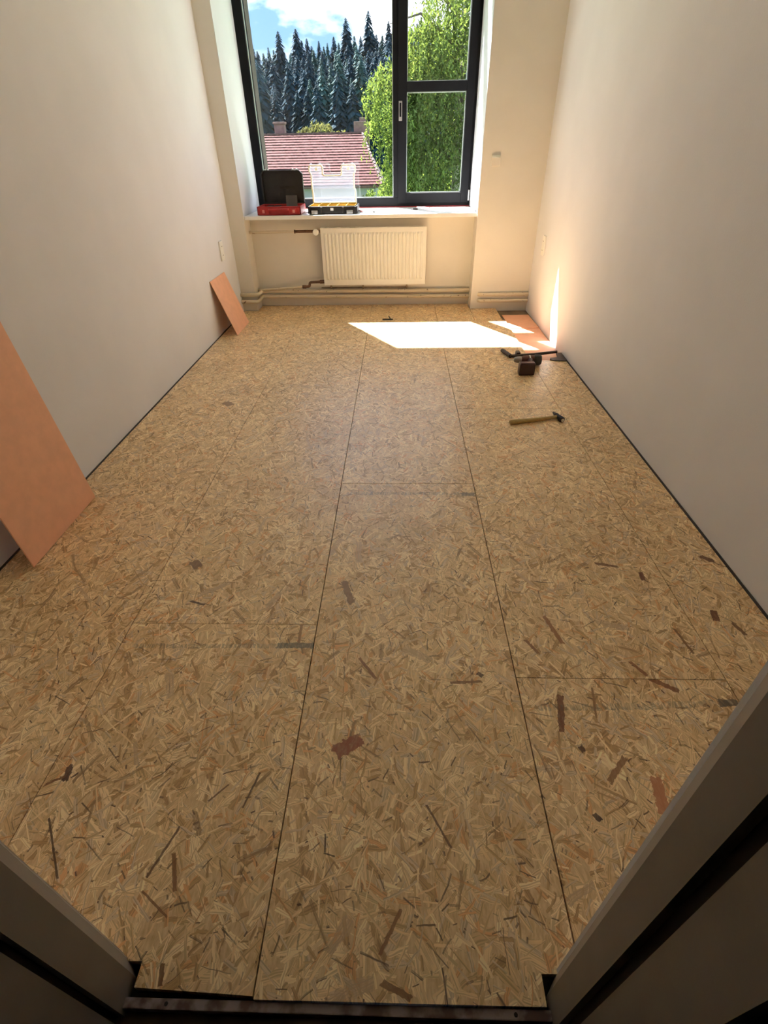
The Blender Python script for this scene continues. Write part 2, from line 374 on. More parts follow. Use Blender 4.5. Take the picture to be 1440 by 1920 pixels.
M['gap_shade'] = simple('gap_shade_grey', (.13, .11, .10), .9)  # dark grey that paints the shade of the floor edge gaps
M['pipe_dark'] = simple('ledge_paint', (.30, .23, .16), .6, var=.3, vscale=30)
M['white'] = simple('white_plastic', (.84, .84, .82), .4, var=.02)
M['dark'] = simple('dark_hole', (.03, .025, .02), .8)
M['worn'] = simple('worn_threshold', (.12, .068, .062), .65, c2=(.30, .24, .25), vscale=32, lo=.42, hi=.62, bump=.3)
M['orange'] = simple('orange_foam', (.87, .46, .29), .6, var=.04, vscale=20, bump=.1, bscale=300)
M['case_red'] = simple('case_red', (.42, .022, .022), .42, var=.1)
M['case_black'] = simple('case_black', (.022, .018, .016), .5, var=.15, vscale=30)
M['grey'] = simple('grey_sheet', (.10, .09, .085), .5)
M['yellow'] = simple('bin_yellow', (.50, .34, .05), .45, var=.08)
M['tool_dark'] = simple('tool_body', (.038, .014, .010), .45, var=.2)
M['tool_red'] = simple('tool_red', (.08, .02, .015), .45, var=.15)
M['steel'] = simple('steel_dull', (.30, .27, .26), .4, metal=.7, var=.15)
M['dark_steel'] = simple('steel_dark', (.045, .034, .032), .5, metal=.4, var=.3, vscale=40)
M['handle_wood'] = simple('hammer_handle', (.44, .30, .10), .55, var=.2, vscale=30, stretch=(1, 8, 8))
M['pink'] = simple('pink_plastic', (.65, .26, .24), .5)
m_, nt_, b_ = new_mat('clear_plastic'); b_.inputs['Base Color'].default_value = (.62, .65, .72, 1); b_.inputs['Roughness'].default_value = .25
g_ = G(nt_); tr_ = nt_.nodes.new('ShaderNodeBsdfTransparent'); tl_ = nt_.nodes.new('ShaderNodeBsdfTranslucent'); tl_.inputs[0].default_value = (.20, .22, .27, 1)
s1_ = nt_.nodes.new('ShaderNodeMixShader'); s1_.inputs[0].default_value = .45; s2_ = nt_.nodes.new('ShaderNodeMixShader'); s2_.inputs[0].default_value = .24
nt_.links.new(b_.outputs[0], s1_.inputs[1]); nt_.links.new(tl_.outputs[0], s1_.inputs[2]); nt_.links.new(tr_.outputs[0], s2_.inputs[1]); nt_.links.new(s1_.outputs[0], s2_.inputs[2])
nt_.links.new(s2_.outputs[0], nt_.nodes['Material Output'].inputs['Surface']); M['clear'] = m_
M['glass'] = glass_pane('glass_pane')

# ------------------------------------------------------------------ the room
XL, XR = -1.257, 1.500; YF, YP, YN, YO = 0.270, 5.13, 5.33, 6.02      # door wall, piers, niche, outside
WX0, WX1 = -1.12, 0.96; HEAD = 3.42; CEIL = 3.60; ZB = -0.024
floor = struct(MB().box((XL, YF, -.20), (XR, YN + .02, ZB)), 'floor', M['slab'])
G2 = .0013
def osb(poly, gap=G2):
    xs = [p[0] for p in poly]; ys = [p[1] for p in poly]; cx = (min(xs) + max(xs)) / 2; cyy = (min(ys) + max(ys)) / 2
    q = [(x + (gap if x < cx else -gap), y + (gap * .8 if y < cyy else -gap * .8)) for x, y in poly]
    return MB().prism(q, ZB, 0.0).build('osb_panel', osb_material(min(xs), max(xs), min(ys), max(ys)), floor)
def rect(x0, x1, y0, y1): return [(x0, y0), (x1, y0), (x1, y1), (x0, y1)]
E0 = XL + .011
for y0, y1 in ((YF, 2.135), (2.135, 4.03), (4.03, YP - .008)): osb(rect(E0, -.6235, y0, y1), .0010)
osb([(-.6235, YF - .006), (-.228, YF - .006), (-.228, .226), (0, .219), (0, 1.124), (-.6235, 1.124)])
for y0, y1 in ((1.124, 3.0), (3.0, 4.88)): osb(rect(-.6235, 0, y0, y1))
osb([(-.6235, 4.88), (0, 4.88), (0, YN - .012), (-1.10, YN - .012), (-1.10, YP), (-.6235, YP)][0:3] + [(-.6235, YN - .012)])
osb([(0, .214), (.5465, .216), (.5465, .262), (.62, .262), (.62, 1.990), (0, 1.990)], .0017)
osb(rect(0, .62, 1.990, 3.88), .0017); osb(rect(0, .62, 3.88, YN - .012))
osb(rect(.62, 1.2325, .262, .926), .0017); osb(rect(.62, 1.2325, .926, 2.82)); osb(rect(.62, 1.2325, 2.82, 4.72))
osb(rect(.62, .955, 4.72, YN - .012)); osb(rect(.957, 1.205, 4.72, YP - .006), .001)
osb(rect(-1.112, -.6235, YP - .006, YN - .012), .001)
osb(rect(1.2325, XR - .011, .262, 1.80)); osb(rect(1.2325, XR - .011, 1.80, 3.655), .0010)

struct(MB().box((XL - .2, YF, -.20), (XL, YO, CEIL)), 'wall_left', M['wall'])
struct(MB().box((XR, YF, -.20), (XR + .2, YO, CEIL)), 'wall_right', M['wall'])
M['facade'] = simple('facade_render', (.07, .05, .045), .9, var=.1)
wm = [M['wall_cream'], M['reveal'], M['facade']]
struct(MB().box((WX0, YN, -.20), (WX1, YO, .768)), 'wall_back', wm)
b = MB(); b.box((XL, YP, -.20), (WX0, YO, CEIL)); b.mi = 1; b.box((WX0, YP + .001, .80), (WX0 + .003, 5.86, HEAD)); b.mi = 2; b.box((WX0, 5.87, .76), (WX0 + .085, YO, HEAD))
struct(b, 'wall_back_left', wm)
b = MB(); b.box((WX1, YP, -.20), (XR, YO, CEIL)); b.mi = 1; b.box((WX1 - .003, YP + .001, .80), (WX1, 5.86, HEAD)); b.mi = 2; b.box((WX1 - .03, 5.87, .76), (WX1, YO, HEAD))
struct(b, 'wall_back_right', wm)
b = MB(); b.box((WX0, YP, HEAD), (WX1, YO, CEIL)); b.mi = 1; b.box((WX0, YP + .001, HEAD - .003), (WX1, 5.86, HEAD))
struct(b, 'wall_back_top', wm)
struct(MB().box((XL - .2, -1.6, CEIL), (XR + .2, YO, CEIL + .2)), 'ceiling', M['ceiling'])
# the wall with the doorway the picture is taken from
b = MB()
b.box((XL, .10, -.20), (-.262, YF, CEIL)); b.box((.575, .10, -.20), (XR, YF, CEIL)); b.box((-.262, .10, 2.03), (.575, YF, CEIL))
struct(b, 'wall_front', M['wall'])
# corridor behind the camera
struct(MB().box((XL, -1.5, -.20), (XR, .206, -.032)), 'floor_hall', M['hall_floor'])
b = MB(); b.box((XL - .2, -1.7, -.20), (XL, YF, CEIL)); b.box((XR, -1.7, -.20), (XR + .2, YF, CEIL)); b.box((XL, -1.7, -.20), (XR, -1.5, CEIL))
struct(b, 'wall_hall', M['hall_wall'])

struct(MB().box((XL, YF, ZB), (XL + .002, YP, .0005)), 'gap_shade_left', M['gap_shade'])  # thin dark strip added in place of the shade in the edge gap
struct(MB().box((XR - .002, YF, ZB), (XR, 3.655, .0005)), 'gap_shade_right', M['gap_shade'])  # same added shade strip along the right wall
# door frame (pressed steel), profile in plan, both sides and head
door = empty('door_1', (.157, .18, -.03)); door['kind'] = 'structure'
prR = [(.590, .272), (.574, .263), (.5525, .236), (.5525, .190), (.577, .190), (.577, .173), (.560, .173), (.560, .100), (.60, .100), (.60, .272)]
prL = [(-.278, .280), (-.2625, .270), (-.2415, .246), (-.2415, .192), (-.266, .192), (-.266, .180), (-.2505, .180), (-.2505, .125), (-.29, .125), (-.29, .280)]
M['jamb_flat'] = M['steel_paint']
struct(MB().prism(prR[::-1], -.032, 2.05), 'jamb', M['steel_paint'], door)
struct(MB().prism(prL, -.032, 2.05), 'jamb', M['steel_paint'], door)
struct(MB().box((-.25, .10, 2.0), (.56, .272, 2.05)), 'frame_head', M['steel_paint'], door)
struct(MB().box((.5535, .1735, -.032), (.5775, .1895, 2.0)).box((.5535, .1735, -.032), (.5775, .1895, -.03)), 'rebate_shade', M['steel_dark'], door) if False else None
struct(MB().box((.566, .1735, -.031), (.5765, .1897, 2.0)), 'rebate_shade', M['steel_dark'], door)  # dark strip stands in for shadow in the rebate recess
struct(MB().box((-.2655, .1805, -.031), (-.256, .1917, 2.0)), 'rebate_shade', M['steel_dark'], door)
b = MB(); b.box((-.262, .199, -.034), (.575, .2150, -.007), .002)
th = struct(b, 'trim_1', M['worn'])
for x in (-.162, .487):
    MB().tube([(x, .207, -.009), (x, .207, -.0063)], .0035, 10).build('screw_hole', M['dark'], th)
struct(MB().box((-.30, .216, -.21), (.60, .275, -.028)), 'trim_2', M['dark'])

# ------------------------------------------------------------------ window
WY0, WY1 = 5.78, 5.86
win = empty('window_1', (-.08, 5.82, .80)); win['kind'] = 'structure'
b = MB()
b.box((WX0, WY0, .806), (-1.040, WY1, HEAD), .004); b.box((.925, WY0, .806), (WX1, WY1, HEAD), .004)
b.box((-1.040, WY0, .806), (.925, WY1, .882), .004); b.box((-1.040, WY0, HEAD - .08), (.925, WY1, HEAD), .004)
struct(b, 'outer_frame', M['frame'], win)
struct(MB().box((.212, WY0 - .004, .882), (.262, WY1, HEAD - .08), .004), 'mullion', M['frame'], win)
struct(MB().box((.262, WY0, 2.45), (.925, WY1, 2.60), .004), 'transom', M['frame'], win)
# lower and upper opening sashes on the right
def sash(z0, z1, bars):
    y0 = WY0 - .018
    s = struct(MB().box((.258, y0, z0), (.336, WY1 - .01, z1), .005).box((.862, y0, z0), (.936, WY1 - .01, z1), .005)
        .box((.336, y0, z0), (.862, WY1 - .01, z0 + .085), .005).box((.336, y0, z1 - .07), (.862, WY1 - .01, z1), .005), 'sash', M['frame'], win)
    for q in bars: MB().box((.336, y0, q), (.862, WY1 - .01, q + .072), .004).build('sash_bar', M['frame'], s)
    return s
s1 = sash(.832, 2.47, [1.672]); s2 = sash(2.58, HEAD - .06, [])
def pane(x0, x1, z0, z1, par):
    p = struct(MB().box((x0 - .004, 5.812, z0 - .004), (x1 + .004, 5.818, z1 + .004)), 'pane', M['glass'], par)
    e = .006
    for a, c in (((x0, z0), (x1, z0 + e)), ((x0, z1 - e), (x1, z1)), ((x0, z0 + e), (x0 + e, z1 - e)), ((x1 - e, z0 + e), (x1, z1 - e))):
        struct(MB().box((a[0], 5.798, a[1]), (c[0], 5.811, c[1])), 'glazing_bead', M['bead'], par)
    return p
pane(-1.040, .212, .882, HEAD - .08, win); pane(.336, .862, .917, 1.672, s1); pane(.336, .862, 1.744, 2.40, s1); pane(.336, .862, 2.665, HEAD - .13, s2)
h = MB(); h.box((.264, 5.754, 1.472), (.294, 5.763, 1.612), .003).box((.271, 5.742, 1.485), (.287, 5.754, 1.50), .002)
hd = h.build('handle', M['metal'], s1); hd['label'] = 'silver lever handle'
MB().box((.270, 5.7505, 1.488), (.288, 5.754, 1.598), .002).build('grip_recess', M['dark'], hd) if False else None
MB().tube(bend([(.279, 5.755, 1.490), (.279, 5.738, 1.492), (.279, 5.738, 1.596)], .01), .0065, 10).build('lever', M['dark_steel'], hd) if False else MB().box((.271, 5.744, 1.49), (.287, 5.754, 1.598), .003).build('lever', M['frame'], hd)
for z in (.90,):
    MB().tube([(.941, 5.757, z - .05), (.941, 5.757, z + .035)], .0075, 10).build('hinge', M['metal'], s1)
struct(MB().box((WX0 + .003, 5.772, .800), (WX1 - .003, 5.785, .8075)), 'sealing_strip', M['red'], win)
struct(MB().box((WX0 + .003, 5.152, .770), (WX1 - .003, 5.80, .800), .004), 'window_sill', M['sill'])
b = MB().box((WX0, 5.86, .74), (WX1, 6.06, .76)); struct(b, 'trim_3', M['bead'])

# ------------------------------------------------------------------ radiator and pipes
rad = empty('radiator', (.033, 5.25, .20)); tag(rad, 'cream ribbed panel radiator hanging under the window sill', 'radiator')
X0, X1, Z0, Z1, RY = -.454, .520, .205, .690, 5.212
b = MB(); b.box((X0, RY + .004, Z0), (X1, RY + .012, Z1), .003)
nr = 27; pitch = (X1 - X0 - .05) / nr
for i in range(nr):
    x = X0 + .025 + pitch * (i + .5); w = pitch * .5
    a0, a1 = Z0 + .045, Z1 - .035; y = RY + .005; f = RY - .005
    b.add([(x - w*.72, y, a0), (x + w*.72, y, a0), (x + w*.72, y, a1), (x - w*.72, y, a1), (x - w*.36, f, a0 + .018), (x + w*.36, f, a0 + .018), (x + w*.36, f, a1 - .018), (x - w*.36, f, a1 - .018)],
          [(4, 5, 6, 7), (0, 1, 5, 4), (1, 2, 6, 5), (2, 3, 7, 6), (3, 0, 4, 7)])
b.build('front_panel', M['rad'], rad)
MB().box((X0 + .01, 5.275, Z0 + .005), (X1 - .01, 5.283, Z1 - .005), .003).build('rear_panel', M['rad'], rad)
for x0, x1 in ((X0, X0 + .003), (X1 - .003, X1)): MB().box((x0, RY + .010, Z0 + .01), (x1, 5.280, Z1 - .001)).build('side_cover', M['rad'], rad)
tg = MB().box((X0, RY + .006, Z1 - .004), (X1, RY + .016, Z1 + .003)).box((X0, 5.272, Z1 - .004), (X1, 5.282, Z1 + .003)).build('top_grille', M['rad'], rad)
b = MB()
for i in range(48):
    x = X0 + .01 + i * (X1 - X0 - .02) / 47; b.box((x - .0035, RY + .014, Z1 - .003), (x + .0035, 5.274, Z1 + .001))
o = b.build('grille_slats', M['rad'], tg); o['kind'] = 'stuff'
vh = MB(); vh.tube([(-.492, 5.245, .664), (-.492, 5.218, .664), (-.492, 5.19, .664), (-.492, 5.168, .664), (-.492, 5.162, .664)], [.017, .024, .027, .025, .019], 20)
v = vh.build('thermostat_head', M['white'], rad, smooth=True); v['label'] = 'white thermostatic valve head'
MB().tube([(-.52, 5.25, .664), (-.455, 5.25, .664)], .012, 12).build('valve_body', M['steel'], rad, smooth=True)
for x in (-.40, -.085, .345):
    MB().box((x - .006, 5.283, .15), (x + .006, YN - .006, .205)).build('bracket', M['pipe_dark'], rad)
def pipe(name, pts, r, mat, label, group=None, extra=None):
    b = MB().tube(bend(pts, .03), r, 12)
    o = b.build(name, mat, smooth=True, loc=pts[0]); tag(o, label, 'pipe', group); return o
PY = 5.25
p1 = empty('heating_pipe', (WX0 + .001, PY, .664)); tag(p1, 'upper branch pipe running to the radiator valve, chipped cream then brown', 'pipe')
MB().tube([(WX0 + .001, PY, .662), (-.70, PY, .664)], .0115, 12).build('painted_run', M['pipe'], p1, smooth=True)
MB().tube([(-.70, PY, .664), (-.69, PY, .664), (-.689, PY, .664), (-.60, PY, .665), (-.521, PY, .664)], [.016, .016, .0125, .0125, .0125], 12).build('bare_run', M['rust'], p1, smooth=True)
p2 = empty('heating_pipe', (WX0 + .001, PY, .16)); tag(p2, 'lower branch pipe with a brown crank below the radiator corner', 'pipe')
MB().tube([(WX0 + .001, PY, .160), (-.665, PY, .188)], .0105, 12).build('painted_run', M['pipe'], p2, smooth=True)
MB().tube(bend([(-.665, PY, .188), (-.605, PY, .190), (-.600, PY, .228), (-.500, PY, .231)], .02), .0125, 12).tube([(-.675, PY, .188), (-.64, PY, .188)], .016, 12).tube([(-.500, PY, .231), (-.452, PY, .233)], .017, 12).build('crank', M['rust'], p2, smooth=True)
pipe('mains_pipe', [(XL + .002, 5.106, .150), (-1.095, 5.106, .150), (-1.085, 5.275, .146), (WX1 - .002, 5.285, .134)], .017, M['pipe'], 'upper of the two long cream pipes along the niche wall above the floor')
pipe('mains_pipe', [(XL + .002, 5.100, .092), (-1.098, 5.100, .088), (-1.088, 5.275, .098), (WX1 - .002, 5.285, .082)], .017, M['pipe'], 'lower of the two long cream pipes along the niche wall above the floor')
b = MB().box((-.50, 5.322, .158), (.36, YN, .166)); tag(b.build('wall_ledge', M['pipe_dark'], loc=(0, YN, .152)), 'thin brown ledge along the niche wall above the long pipes', 'ledge')
pipe('pier_pipe', [(1.032, YP, .128), (1.045, 5.108, .130), (XR - .002, 5.108, .130)], .017, M['pipe'], 'upper cream pipe crossing the right pier above the floor')
pipe('pier_pipe', [(1.032, YP, .078), (1.045, 5.106, .076), (XR - .002, 5.106, .076)], .017, M['pipe'], 'lower cream pipe crossing the right pier above the floor')

# ------------------------------------------------------------------ sockets and switch
def socket(x, y, z, side, label):
    s = empty('wall_socket', (x, y, z)); tag(s, label, 'socket'); d = .012 * side
    MB().box((min(x, x + d), y - .042, z - .075), (max(x, x + d), y + .042, z + .075), .004).build('face_plate', M['white'], s)
    for k in (-1, 1):
        MB().tube([(x + d * .99, y, z + k * .034), (x + d * 1.12, y, z + k * .034)], .022, 18).build('insert', M['white'], s, smooth=True)
        o = MB()
        for q in (-1, 1): o.tube([(x + d * 1.1, y + q * .0095, z + k * .034), (x + d * 1.16, y + q * .0095, z + k * .034)], .0035, 8)
        o.build('contact_hole', M['dark'], s)
    return s
socket(XL, 4.76, .585, 1, 'white double socket low on the left wall above the leaning orange sheet')
socket(XR, 4.80, .585, -1, 'white double socket low on the right wall beside the window pier')
s = empty('junction_box', (1.075, YP, 1.175)); tag(s, 'small white square junction box on the cream pier right of the window', 'box')
MB().box((1.038, YP - .012, 1.138), (1.112, YP, 1.212), .004).build('lid', M['wall_cream'], s)
MB().box((1.042, YP - .016, 1.196), (1.108, YP - .001, 1.214), .003).build('top_shade', M['bead'], s)  # grey strip paints in the shadow along the box top

# ------------------------------------------------------------------ orange underlay
def sheet(foot0, foot1, top0, top1, label, group=None, t=.005):
    f0, f1, t0, t1 = map(Vector, (foot0, foot1, top0, top1)); n = (f1 - f0).cross(t0 - f0).normalized()
    if n.x < 0: n = -n
    n *= t; off = f0
    vs = [f0, f1, t1, t0, f0 + n, f1 + n, t1 + n, t0 + n]
    b = MB().add(vs, [(0, 1, 2, 3), (7, 6, 5, 4), (0, 4, 5, 1), (1, 5, 6, 2), (2, 6, 7, 3), (3, 7, 4, 0)])
    return tag(b.build('underlay_sheet', M['orange'], loc=f0), label, 'underlay sheet', group)
sheet((-1.108, 4.312, .002), (-1.108, 4.712, .002), (XL + .003, 4.314, .426), (XL + .003, 4.714, .426), 'small orange underlay sheet leaning on the left wall near the window')
sheet((-1.128, 1.395, .003), (-1.128, 1.872, .003), (XL + .003, 1.42, 1.10), (XL + .003, 1.897, 1.10), 'large orange underlay sheet leaning on the left wall at the photo edge')
tag(MB().box((1.2365, 3.664, ZB), (1.495, 4.56, ZB + .005)).build('underlay_sheet', M['orange'], loc=(1.36, 4.1, ZB)), 'orange underlay sheet lying in the floor gap, the one nearer the doorway', 'underlay sheet')
b = MB(); b.M = Matrix.Translation((1.36, 4.74, ZB + .0052)) @ Matrix.Rotation(.02, 4, 'Z')
b.box((-.118, -.22, 0), (.128, .20, .005)); tag(b.build('underlay_sheet', M['orange'], loc=(1.36, 4.74, ZB)), 'orange underlay sheet lying in the floor corner under the right pier', 'underlay sheet')

# ------------------------------------------------------------------ things on the sill
c = empty('tool_case', (-.80, 5.35, .80)); tag(c, 'open red tool case with black lid at the left end of the window sill', 'tool case')
x0, x1, y0, y1, z0 = -1.005, -.612, 5.20, 5.49, .80
b = MB(); b.box((x0 + .008, y0 + .008, z0), (x1 - .008, y1, z0 + .012), .004)
for a_, c_ in (((x0, y0), (x1, y0 + .012)), ((x0, y1 - .012), (x1, y1)), ((x0, y0), (x0 + .012, y1)), ((x1 - .012, y0), (x1, y1))):
    b.box((a_[0], a_[1], z0 + .002), (c_[0], c_[1], z0 + .068), .004)
b.box((x0 + .010, y0 - .010, z0 + .004), (x0 + .105, y0 + .004, z0 + .056), .004); b.box((x1 - .105, y0 - .010, z0 + .004), (x1 - .010, y0 + .004, z0 + .056), .004)
b.build('case_base', M['case_red'], c)
MB().tube(bend([(-.895, 5.197, .845), (-.895, 5.180, .845), (-.722, 5.180, .845), (-.722, 5.197, .845)], .012), .008, 10).build('carry_handle', M['case_red'], c, smooth=True)
for x in (-.945, -.672):
    l = MB().box((x - .017, y0 - .018, z0 + .016), (x + .017, y0 - .008, z0 + .052), .003).build('latch', M['case_red'], c)
    o = MB().box((x - .010, y0 - .020, z0 + .020), (x + .010, y0 - .017, z0 + .044), .001).build('latch_plate', M['pink'], l)
# lid, opened upright, hinge at the back
lx0, lx1, lz0, lz1, ly = -1.003, -.618, .868, 1.128, 5.492
pl = [(lx0 + .0, lz0), (lx1, lz0), (lx1, lz1 - .03), (lx1 - .03, lz1), (lx0 + .03, lz1), (lx0, lz1 - .03)]
def xz_prism(b, poly, y0, y1):
    n = len(poly); vs = [(x, y0, z) for x, z in poly] + [(x, y1, z) for x, z in poly]
    return b.add(vs, [tuple(range(n)), tuple(range(2*n-1, n-1, -1))] + [(i, n+i, n+(i+1) % n, (i+1) % n) for i in range(n)])
b = xz_prism(MB(), pl, ly + .035, ly + .043)
for i in range(len(pl)):                                   # rim of the lid
    a_, c_ = Vector((pl[i][0], 0, pl[i][1])), Vector((pl[(i+1) % 6][0], 0, pl[(i+1) % 6][1])); d_ = (c_ - a_).normalized(); nn = Vector((-d_.z, 0, d_.x)) * .010
    b.add([(p.x, y, p.z) for y in (ly, ly + .036) for p in (a_, c_, c_ + nn, a_ + nn)], [(0, 1, 2, 3), (7, 6, 5, 4), (0, 4, 5, 1), (1, 5, 6, 2), (2, 6, 7, 3), (3, 7, 4, 0)])
lid = b.build('case_lid', M['case_black'], c)
MB().box((-.840, ly + .026, .985), (-.705, ly + .036, 1.003), .003).build('lid_rib', M['dark'], lid)
for x in (-.955, -.925, -.70, -.665): MB().box((x - .006, ly + .004, lz1 - .001), (x + .006, ly + .018, lz1 + .009), .002).build('catch', M['white'], lid)
b = MB(); b.M = Matrix.Translation((-.735, 5.47, .845)) @ Matrix.Rotation(math.radians(-12), 4, 'X'); b.box((-.052, 0, 0), (.052, .004, .09), .001); b.build('divider_plate', M['grey'], c)
for x in (-.93, -.86): MB().box((x - .025, 5.30, .812), (x + .03, 5.46, .858), .005).build('tool_tray', M['case_black'], c)

g = empty('parts_organizer', (-.325, 5.35, .80)); tag(g, 'open parts organizer with clear lid and yellow bins on the window sill', 'organizer')
x0, x1, y0, y1 = -.548, -.105, 5.20, 5.49
b = MB(); b.box((x0 + .01, y0 + .01, .803), (x1 - .01, y1 - .01, .812), .003)
for a_, c_ in (((x0, y0 + .004), (x1, y0 + .014)), ((x0, y1 - .012), (x1, y1)), ((x0, y0 + .004), (x0 + .012, y1)), ((x1 - .012, y0 + .004), (x1, y1))):
    b.box((a_[0], a_[1], .806), (c_[0], c_[1], .862), .003)
b.build('organizer_base', M['case_black'], g)
for x in (-.487, -.172):
    l = MB().box((x - .028, y0 - .012, .804), (x + .028, y0 + .006, .834), .004).build('latch', M['metal'], g); l['label'] = 'grey metal latch'
for x in (-.535, -.425, -.232, -.12): MB().box((x - .008, y0 - .006, .806), (x + .008, y0 + .004, .858), .002).build('front_rib', M['case_black'], g)
MB().box((-.345, y0 + .001, .83), (-.318, y0 + .005, .85)).build('badge', M['white'], g)
for r_ in range(2):
    for k in range(5):
        xa = x0 + .014 + k * (x1 - x0 - .03) / 5; xb = xa + (x1 - x0 - .03) / 5 - .003; ya = y0 + .018 + r_ * .13; yb = ya + .125; zt = .867
        q = MB()
        for (p0, p1) in (((xa, ya), (xb, ya + .002)), ((xa, yb - .002), (xb, yb)), ((xa, ya), (xa + .002, yb)), ((xb - .002, ya), (xb, yb))): q.box((p0[0], p0[1], .813), (p1[0], p1[1], zt))
        q.box((xa, ya, .813), (xb, yb, .816)); q.build('bin', M['yellow'], g)
# clear lid: notched at the top between two ears
ly = 5.492; lz0, lz1 = .862, 1.163; xa, xb, n0, n1, zn = -.556, -.126, -.425, -.262, 1.086
def lid_outline(i):
    return [(xa + .018 + i, lz0 + i), (xb - .004 - i, lz0 + i), (xb - .004 - i, .96), (xb - .014 - i, .985), (xb - .014 - i, 1.09), (xb - i, 1.11), (xb - i, lz1 - .014 - i), (xb - .012 - i, lz1 - i),
            (n1 + .012 + i, lz1 - i), (n1 + i, lz1 - .014 - i), (n1 + i, zn + .01 - i), (n1 - .008, zn - i), (n0 + .008, zn - i), (n0 - i, zn + .01 - i), (n0 - i, lz1 - .014 - i), (n0 - .012 - i, lz1 - i),
            (xa + .012 + i, lz1 - i), (xa + i, lz1 - .014 - i), (xa + i, 1.11), (xa + .014 + i, 1.09), (xa + .014 + i, .985), (xa + .018 + i, .96)]
lo = lid_outline(0.0); li = lid_outline(.011)
b = MB(); yy = (ly + .040, ly + .0425)
xz_prism(b, [lo[0], lo[1], lo[2], lo[21]], *yy); xz_prism(b, [lo[21], lo[2], lo[3], lo[20]], *yy); xz_prism(b, [lo[20], lo[3], (lo[4][0], zn), (lo[19][0], zn)], *yy)
xz_prism(b, [(xa + .014, zn), (n0, zn), (n0, 1.11), (xa, 1.11)], *yy); xz_prism(b, [(xa, 1.11), (n0, 1.11), lo[14], lo[15], lo[16], lo[17]], *yy)
xz_prism(b, [(n1, zn), (xb - .014, zn), (xb, 1.11), (n1, 1.11)], *yy); xz_prism(b, [(n1, 1.11), (xb, 1.11), lo[6], lo[7], lo[8], lo[9]], *yy)
lid = b.build('clear_lid', M['clear'], g); lid['label'] = 'clear plastic lid'
b = MB(); n = len(lo)
for i in range(n):
    j = (i + 1) % n; q = [lo[i], lo[j], li[j], li[i]]
    b.add([(x, y, z) for y in (ly, ly + .040) for x, z in q], [(0, 1, 2, 3), (7, 6, 5, 4), (0, 4, 5, 1), (1, 5, 6, 2), (2, 6, 7, 3), (3, 7, 4, 0)])
b.build('lid_rim', M['white'], lid)
for z, xx0, xx1 in ((.985, xa + .03, xb - .03), (1.05, xa + .05, xb - .05)): MB().box((xx0, ly + .006, z - .005), (xx1, ly + .040, z + .005), .002).build('lid_ledge', M['clear'], lid)
for x in (xa + .045, xb - .06): MB().box((x - .004, ly + .006, .99), (x + .004, ly + .040, 1.05), .001).build('lid_ledge', M['clear'], lid)
for x in (-.53, -.45, -.235, -.155): MB().box((x - .007, ly + .01, lz1 - .001), (x + .007, ly + .03, lz1 + .012), .002).build('catch', M['clear'], lid)
for x in (-.488, -.195): MB().box((x - .012, ly + .020, 1.118), (x + .012, ly + .040, 1.142), .002).build('catch_pad', M['white'], lid)

# bits beside the cases
b = MB(); b.tube(bend([(-.07, 5.50, .804), (-.02, 5.42, .807), (.02, 5.36, .805), (.035, 5.31, .804)], .03), .0035, 8)
o = tag(b.build('cable_piece', M['grey'], smooth=True, loc=(-.07, 5.5, .80)), 'short grey cable with a dark plug lying right of the organizer', 'cable')
MB().tube([(.033, 5.315, .807), (.043, 5.285, .807)], .0075, 10).build('plug', M['case_black'], o, smooth=True)
b = MB(); b.tube([(-.098, 5.40, .8105), (-.082, 5.36, .8105), (-.072, 5.35, .8105)], [.004, .010, .004], 10); o = b.build('pliers', M['pink'], smooth=True, loc=(-.09, 5.4, .80)); tag(o, 'pink handled pliers lying against the organizer on the sill', 'pliers')
MB().tube([(-.096, 5.44, .808), (-.098, 5.40, .8105)], [.003, .006], 8).build('jaw', M['steel'], o, smooth=True); MB().tube([(-.070, 5.39, .810), (-.062, 5.345, .809)], .004, 8).build('grip', M['pink'], o, smooth=True)
b = MB(); b.tube([(.50, 5.66, .806), (.535, 5.60, .806), (.56, 5.55, .806)], .0055, 8); o = b.build('screwdriver', M['pink'], smooth=True, loc=(.5, 5.66, .80)); tag(o, 'small pink handled screwdriver lying near the right window sash', 'screwdriver')
MB().tube([(.44, 5.70, .8045), (.50, 5.66, .806)], .0025, 8).build('shank', M['steel'], o, smooth=True)
b = MB(); b.box((.40, 5.50, .80), (.445, 5.525, .812), .004); o = b.build('dark_clip', M['dark_steel'], loc=(.42, 5.51, .80)); tag(o, 'small dark metal clip lying on the sill below the mullion', 'clip')

# ------------------------------------------------------------------ tools on the floor
d = empty('cordless_drill', (1.16, 3.50, 0)); tag(d, 'dark red cordless drill lying with its battery towards the doorway', 'drill')
MB().tube([(1.145, 3.565, .036), (1.16, 3.564, .036), (1.21, 3.560, .037), (1.235, 3.558, .038)], [.025, .029, .032, .033], 18).build('motor_housing', M['tool_red'], d, smooth=True)
o = MB().tube([(1.232, 3.558, .038), (1.24, 3.557, .038), (1.275, 3.555, .038), (1.284, 3.554, .038)], [.034, .037, .036, .028], 18).build('end_cap', M['case_black'], d, smooth=True)
MB().tube([(1.196, 3.561, .036), (1.204, 3.561, .036)], .0335, 18).build('trim_ring', M['metal'], d, smooth=True)
ch = MB().tube([(1.146, 3.565, .036), (1.138, 3.566, .036), (1.118, 3.567, .036), (1.100, 3.568, .036), (1.093, 3.568, .036)], [.022, .024, .023, .018, .010], 18).build('chuck', M['steel'], d, smooth=True)
MB().tube([(1.094, 3.568, .036), (1.06, 3.57, .034), (1.05, 3.57, .034)], [.004, .003, .0015], 8).build('drill_bit', M['metal'], ch, smooth=True)
